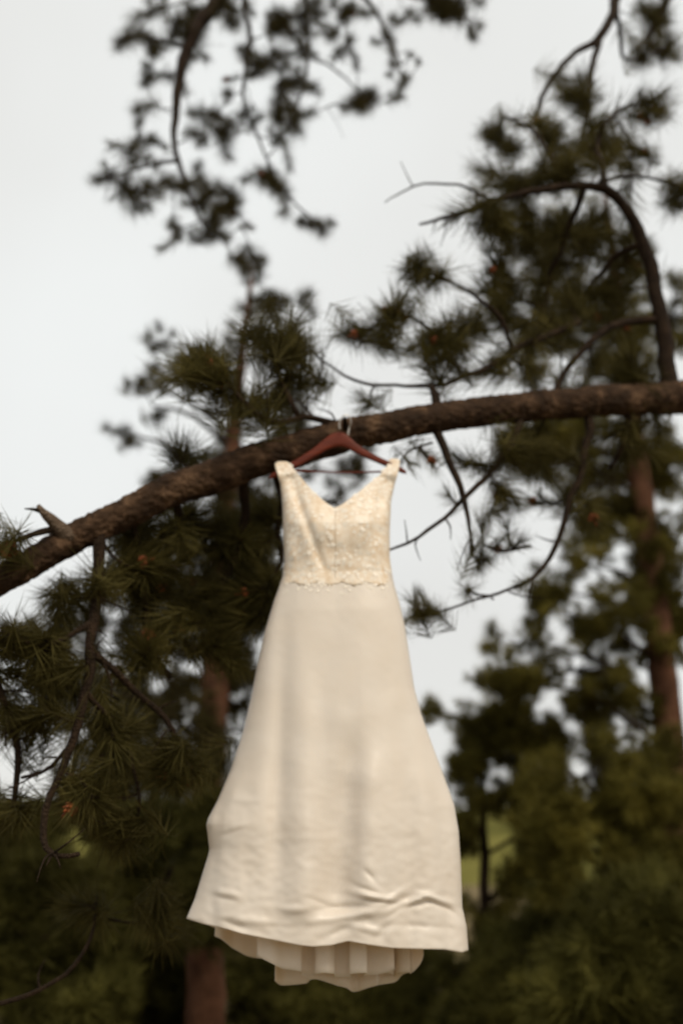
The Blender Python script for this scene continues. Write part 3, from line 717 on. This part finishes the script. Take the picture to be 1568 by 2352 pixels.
WR = [(778, 2086, 40, 6, -6, .020), (742, 2076, 16, 4, 24, .012), (800, 2104, 60, 6, -8, -.012), (690, 2090, 40, 7, 2, -.010), (862, 2060, 32, 5, 12, -.016), (868, 2070, 30, 4, 6, .010), (846, 2046, 22, 5, 24, .010),
      (915, 2070, 22, 4, -28, .012), (905, 2058, 20, 4, -34, -.010), (960, 2066, 20, 4, -22, -.014), (1005, 2066, 24, 4, 18, -.014), (965, 2076, 20, 4, -14, .013), (1004, 2078, 22, 4, 22, .013), (1040, 2096, 16, 5, 30, .008),
      (900, 2100, 22, 4, -40, .012), (888, 2112, 20, 5, -44, -.010), (545, 2126, 24, 6, 20, .016), (590, 2118, 40, 7, 10, -.012), (640, 2128, 34, 5, 4, .006), (838, 2132, 34, 6, 12, -.009), (880, 2136, 18, 6, -60, .010), (780, 2138, 30, 6, -24, .009),
      (985, 2128, 44, 5, 3, .006), (850, 2012, 14, 4, 52, .010), (520, 2052, 26, 6, 10, -.010), (512, 2062, 22, 5, 14, .007), (545, 1900, 22, 5, -18, -.007), (530, 1912, 20, 5, -20, .006), (560, 1838, 22, 6, 6, -.007), (500, 1985, 18, 7, 24, .004)]
def ips(v, *pts):
    if v <= pts[0][0]: return pts[0][1]
    for (a, p), (b4, q) in zip(pts, pts[1:]):
        if v <= b4:
            f = (v - a) / (b4 - a); f = f * f * (3 - 2 * f)
            return p + (q - p) * f
    return pts[-1][1]
def skirt_fold(x, y):
    d = 0.0
    ip = ips
    d += ip(y, (1330, .004), (1500, .009), (1700, .014), (1950, .018), (2090, .006)) * g1(x - ip(y, (1340, 656), (1500, 650), (1700, 642), (1900, 634), (2080, 628)), 17)
    d += ip(y, (1640, 0), (1760, .020), (1850, .030), (2050, .034), (2120, .008)) * g1(x - ip(y, (1650, 805), (1720, 806), (1800, 797), (1900, 787), (2050, 776)), 30)
    d += ip(y, (1500, 0), (1750, .008), (2100, .010)) * g1(x - ip(y, (1500, 905), (2100, 938)), 18)
    d += ip(y, (1600, 0), (1750, .010), (2090, .012)) * g1(x - ip(y, (1600, 960), (1800, 1000), (2100, 1030)), 14)
    d -= ip(y, (1650, 0), (1800, .020), (2060, .024), (2130, .006)) * g1(x - ip(y, (1650, 850), (2060, 848)), 28)
    d -= ip(y, (1400, 0), (1700, .012), (2060, .016), (2130, .006)) * g1(x - ip(y, (1400, 705), (2060, 700)), 34)
    d -= ip(y, (1700, 0), (1900, .012), (2100, .010)) * g1(x - ip(y, (1700, 590), (2100, 545)), 28)
    d += ip(y, (1400, .004), (1650, .006), (1800, 0)) * g1(x - ip(y, (1400, 775), (1650, 740)), 22)
    d += ip(y, (1700, 0), (1850, .008), (2000, .004)) * g1(x - ip(y, (1700, 566), (1890, 500), (2000, 490)), 9)
    d *= 0.95
    d += .011 * noise.noise(Vector((x * .017, y * .0012, 2))) * ip(y, (1350, .1), (1900, 1), (2080, .8), (2150, .2))
    for cx, cy, sx, sy, rot, amp in WR:
        if abs(x - cx) > 4 * sx + 20 or abs(y - cy) > 4 * sx + 10: continue
        r = math.radians(rot); dx, dy = x - cx, y - cy
        a = dx * math.cos(r) + dy * math.sin(r); b3 = -dx * math.sin(r) + dy * math.cos(r)
        d += amp * (.65 if cx > 660 else .45) * math.exp(-a * a / (2 * sx * sx) - b3 * b3 / (2 * sy * sy))
    d += 0.0035 * noise.noise(Vector((x * .02, y * .012, 0))) * ip(y, (1330, .3), (1900, 1)) + 0.0018 * noise.noise(Vector((x * .05, y * .06, 4))) * ip(y, (1700, .2), (2050, 1))
    return d
HF = [(429, 2110), (470, 2123), (520, 2134), (560, 2146), (620, 2158), (690, 2172), (720, 2175), (760, 2172), (800, 2162), (850, 2171), (900, 2178), (960, 2180), (1020, 2181), (1060, 2188), (1074, 2183)]
HB = [(429, 2110), (480, 2140), (540, 2170), (600, 2192), (680, 2206), (768, 2212), (850, 2206), (920, 2196), (990, 2188), (1040, 2186), (1074, 2183)]
Y0S = 1312
na, nv = 320, 200
V = []; F = []
for i in range(nv + 1):
    v = i / nv
    for k in range(na):
        a = 2 * math.pi * k / na
        c, s = math.cos(a), math.sin(a)
        u = math.copysign(abs(c) ** .85, c)
        front = s < 0
        xh = 429 + (u + 1) / 2 * 645
        hem = ip(xh, *HF) if front else ip(xh, *HB)
        y = Y0S + (hem - Y0S) * v
        L, Rr = Lx(y), Rx(y)
        x = L + (u + 1) / 2 * (Rr - L)
        dF = ip(y, (1312, .082), (1400, .10), (1600, .12), (1900, .15), (2180, .165))
        dB = ip(y, (1312, .082), (1400, .12), (1700, .18), (2180, .27))
        if front:
            e = abs(s) ** .75
            yy = DY - dF * e + skirt_fold(x, y) * min(1, e * 1.6)
        else:
            yy = DY + dB * abs(s) ** .8 * (1 + .06 * math.sin(u * 11) * v)
        q = P(x, y, min(yy, DY))
        V.append((q.x, yy, q.z))
for i in range(nv):
    for k in range(na):
        a = i * na + k; b2 = i * na + (k + 1) % na
        F.append((a, b2, b2 + na, a + na))
me = mesh_from('skirt', V, F); smooth(me)
skirt = link('skirt', me, M_satin, dress)
md = skirt.modifiers.new('cloth', 'SOLIDIFY'); md.thickness = 0.0025; md.offset = 0
# hem band: a stitched facing a little proud of the satin along the front hem
# flounces under the hem
def flounce(name, pts, ytop, mat):
    """pts: (x, distance, hem y)"""
    W = [Vector((x, Y, hy)) for x, Y, hy in pts]
    Q, _ = catmull(W, [1] * len(W), 5.0)
    V = []; F = []; m = 10
    for q in Q:
        top = P(q.x, ytop, q.y); bot = P(q.x, q.z, q.y)
        for j in range(m + 1):
            t = j / m
            p = top.lerp(bot, t)
            p.x = bot.x + (top.x - bot.x) * .9
            V.append((p.x, p.y - .012 * t * t, p.z))
    for i in range(len(Q) - 1):
        for j in range(m):
            a = i * (m + 1) + j
            F.append((a, a + m + 1, a + m + 2, a + 1))
    me = mesh_from(name, V, F); smooth(me)
    o = link(name, me, mat, dress)
    md = o.modifiers.new('cloth', 'SOLIDIFY'); md.thickness = 0.002; md.offset = 0
def wavy(x0, x1, Y, hems, n, amp, over=0.0, ph=0.0):
    out = []
    for i in range(n * 6 + 1):
        t = i / (n * 6); a = 2 * math.pi * (t * n + .22 * math.sin(7.3 * t + 3 * ph) + .1 * math.sin(15 * t + ph)) + ph
        amp_ = amp * (.65 + .5 * math.sin(9 * t + 2 * ph) ** 2)
        x = x0 + (x1 - x0) * t + over * math.sin(2 * a)
        out.append((x, Y + amp_ * math.cos(a), ip(x0 + (x1 - x0) * t, *hems) + 4 * math.cos(a)))
    return out
flounce('ruffle', wavy(606, 893, 2.995, [(606, 2198), (630, 2226), (690, 2234), (780, 2240), (850, 2236), (893, 2224)], 3, .030, 13, .6), 2095, M_lining)
flounce('ruffle', wavy(626, 948, 3.10, [(626, 2254), (650, 2262), (700, 2254), (730, 2250), (765, 2266), (805, 2276), (850, 2268), (900, 2250), (948, 2234)], 3, .022, 9, 2.4), 2095, M_lining)
flounce('ruffle', wavy(497, 740, 3.15, [(497, 2150), (520, 2168), (570, 2190), (612, 2203), (740, 2220)], 3, .012, 5, .3), 2080, M_lining)
flounce('ruffle', wavy(850, 972, 3.08, [(850, 2236), (905, 2238), (945, 2234), (972, 2190)], 2, .018, 6, 1.0), 2095, M_lining)

# bodice
NF = [(1060, 667, 890), (1070, 669, 889), (1090, 685, 873), (1110, 702, 848), (1130, 720, 824), (1148, 740, 800), (1160, 756, 784), (1167, 768, 768)]
NB = [(1060, 662, 894), (1100, 664, 892), (1150, 690, 862), (1200, 722, 815), (1240, 768, 768)]
def inner(tab, y, side):
    return ip(y, *[(p[0], p[1] if side < 0 else p[2]) for p in tab])
def bod_depth(y): return ip(y, (1060, .006), (1075, .014), (1110, .034), (1150, .062), (1200, .090), (1250, .089), (1312, .0827), (1400, .1007), (1450, .103))
def bodice_point(x, y, front):
    L, Rr = Lx(y), Rx(y)
    u = max(-1, min(1, (x - L) / (Rr - L) * 2 - 1))
    e = (1 - abs(u) ** (2 / .85)) ** .375 if abs(u) < 1 else 0
    d = bod_depth(y)
    if y < 1120: e = max(e, ip(y, (1090, 1.0), (1120, 0)))
    if front:
        f = 0
        if y > 1090:
            f += ip(y, (1090, .004), (1150, .016), (1300, .012), (1330, 0)) * g1(x - ip(y, (1090, 668), (1160, 688), (1230, 716), (1310, 742)), 8)
            f += ip(y, (1090, .003), (1150, .010), (1230, .004), (1290, 0)) * g1(x - ip(y, (1090, 888), (1160, 872), (1230, 856)), 8)
            f -= .014 * g1(x - 725, 26) * g1(y - 1205, 36) + .016 * g1(x - 830, 30) * g1(y - 1205, 36)
            f += .006 * noise.noise(Vector((x * .03, y * .02, 9)))
            w_ = ips(y, (1280, 0), (1325, 1))
            f = f * (1 - w_) + (skirt_fold(x, y) - .0005) * w_
        return P(x, y, DY - d * e + f * min(1, e * 1.6))
    q = P(x, y, DY)
    return Vector((q.x, DY + d * e, q.z))
bm = bmesh.new()
for side in (-1, 1):
    nc, nr = 30, 70
    for front in (True, False):
        tab = NF if front else NB
        rows = []
        for i in range(nr + 1):
            y = 1342 + ((1063 if side < 0 else 1057) - 1342) * i / nr
            o_, i_ = (Lx(y) - 1 if side < 0 else Rx(y) + 1), inner(tab, y, side)
            row = []
            for j in range(nc + 1):
                x = o_ + (i_ - o_) * j / nc
                yb = y
                if i == nr: yb = y + 5 * (2 * j / nc - 1) ** 4
                if i == 0: yb = y + 2 * math.sin(x * .35) + 4 * math.sin(x * .11)
                row.append(bm.verts.new(bodice_point(x, yb, front)))
            rows.append(row)
        for i in range(nr):
            for j in range(nc):
                q = (rows[i][j], rows[i][j + 1], rows[i + 1][j + 1], rows[i + 1][j])
                bm.faces.new(q if (side > 0) == front else tuple(reversed(q)))
        if front: ftop = rows[-1]
        else:
            prev = ftop
            ridge = [bm.verts.new((p.co + q.co) / 2 + Vector((0, 0, .006))) for p, q in zip(ftop, rows[-1])]
            for r0, r1 in ((ftop, ridge), (ridge, rows[-1])):
                for j in range(nc): bm.faces.new((r0[j], r0[j + 1], r1[j + 1], r1[j]))
bmesh.ops.remove_doubles(bm, verts=bm.verts, dist=0.0004)
bmesh.ops.recalc_face_normals(bm, faces=bm.faces)
me = bpy.data.meshes.new('bodice'); bm.to_mesh(me); bm.free(); smooth(me)
bodice = link('bodice', me, M_tulle, dress)
md = bodice.modifiers.new('cloth', 'SOLIDIFY'); md.thickness = 0.002; md.offset = 0
# lace flowers sewn on the bodice
def flower(seed, pet):
    g = random.Random(seed); V = [(0, 0, .001)]; F = []
    m = pet * 4
    for k in range(m):
        a = 2 * math.pi * k / m
        r = .0075 + .0085 * abs(math.sin(a * pet / 2)) ** .7 * g.uniform(.8, 1.1)
        V.append((math.cos(a) * r * .5, math.sin(a) * r * .5, .0005)); V.append((math.cos(a) * r, math.sin(a) * r, .0001 + .0005 * g.random()))
    for k in range(m):
        a = 1 + 2 * k; b2 = 1 + 2 * ((k + 1) % m)
        F += [(0, a, b2), (a, a + 1, b2 + 1, b2)]
    me = mesh_from('lace_flower', V, F); smooth(me); me.materials.append(M_lace); return me
FL = [flower(i, 5 + i % 2) for i in range(4)]
pts = []
tries = 0
while len(pts) < 298 and tries < 16000:
    tries += 1
    y = random.uniform(1070, 1378); side = random.choice((-1, 1))
    x = random.uniform(Lx(y) + 3, inner(NF, y, -1) - 2) if side < 0 else random.uniform(inner(NF, y, 1) + 2, Rx(y) - 3)
    if y > 1335 and random.random() < (y - 1325) / 50: continue
    if noise.noise(Vector((x * .022, y * .022, 3))) < -.18 and y > 1120: continue
    sz = random.uniform(.35, .85) if y < 1325 else random.uniform(.25, .5)
    if all((x - a) ** 2 + (y - b3) ** 2 > (7.6 * (sz + c3)) ** 2 for a, b3, c3 in pts): pts.append((x, y, sz))
for x, y, sz in pts:
    p = bodice_point(x, y, True)
    dx = bodice_point(x + 3, y, True) - bodice_point(x - 3, y, True); dy = bodice_point(x, y + 3, True) - bodice_point(x, y - 3, True)
    nrm = dx.cross(dy)
    if nrm.length < 1e-9: continue
    nrm.normalize()
    if nrm.y > 0: nrm = -nrm
    nrm = (nrm + rand_dir() * .15).normalized()
    link('lace_flower', random.choice(FL), None, bodice, None, frame(p + nrm * .0012, nrm, sz, random.random() * 6.28))
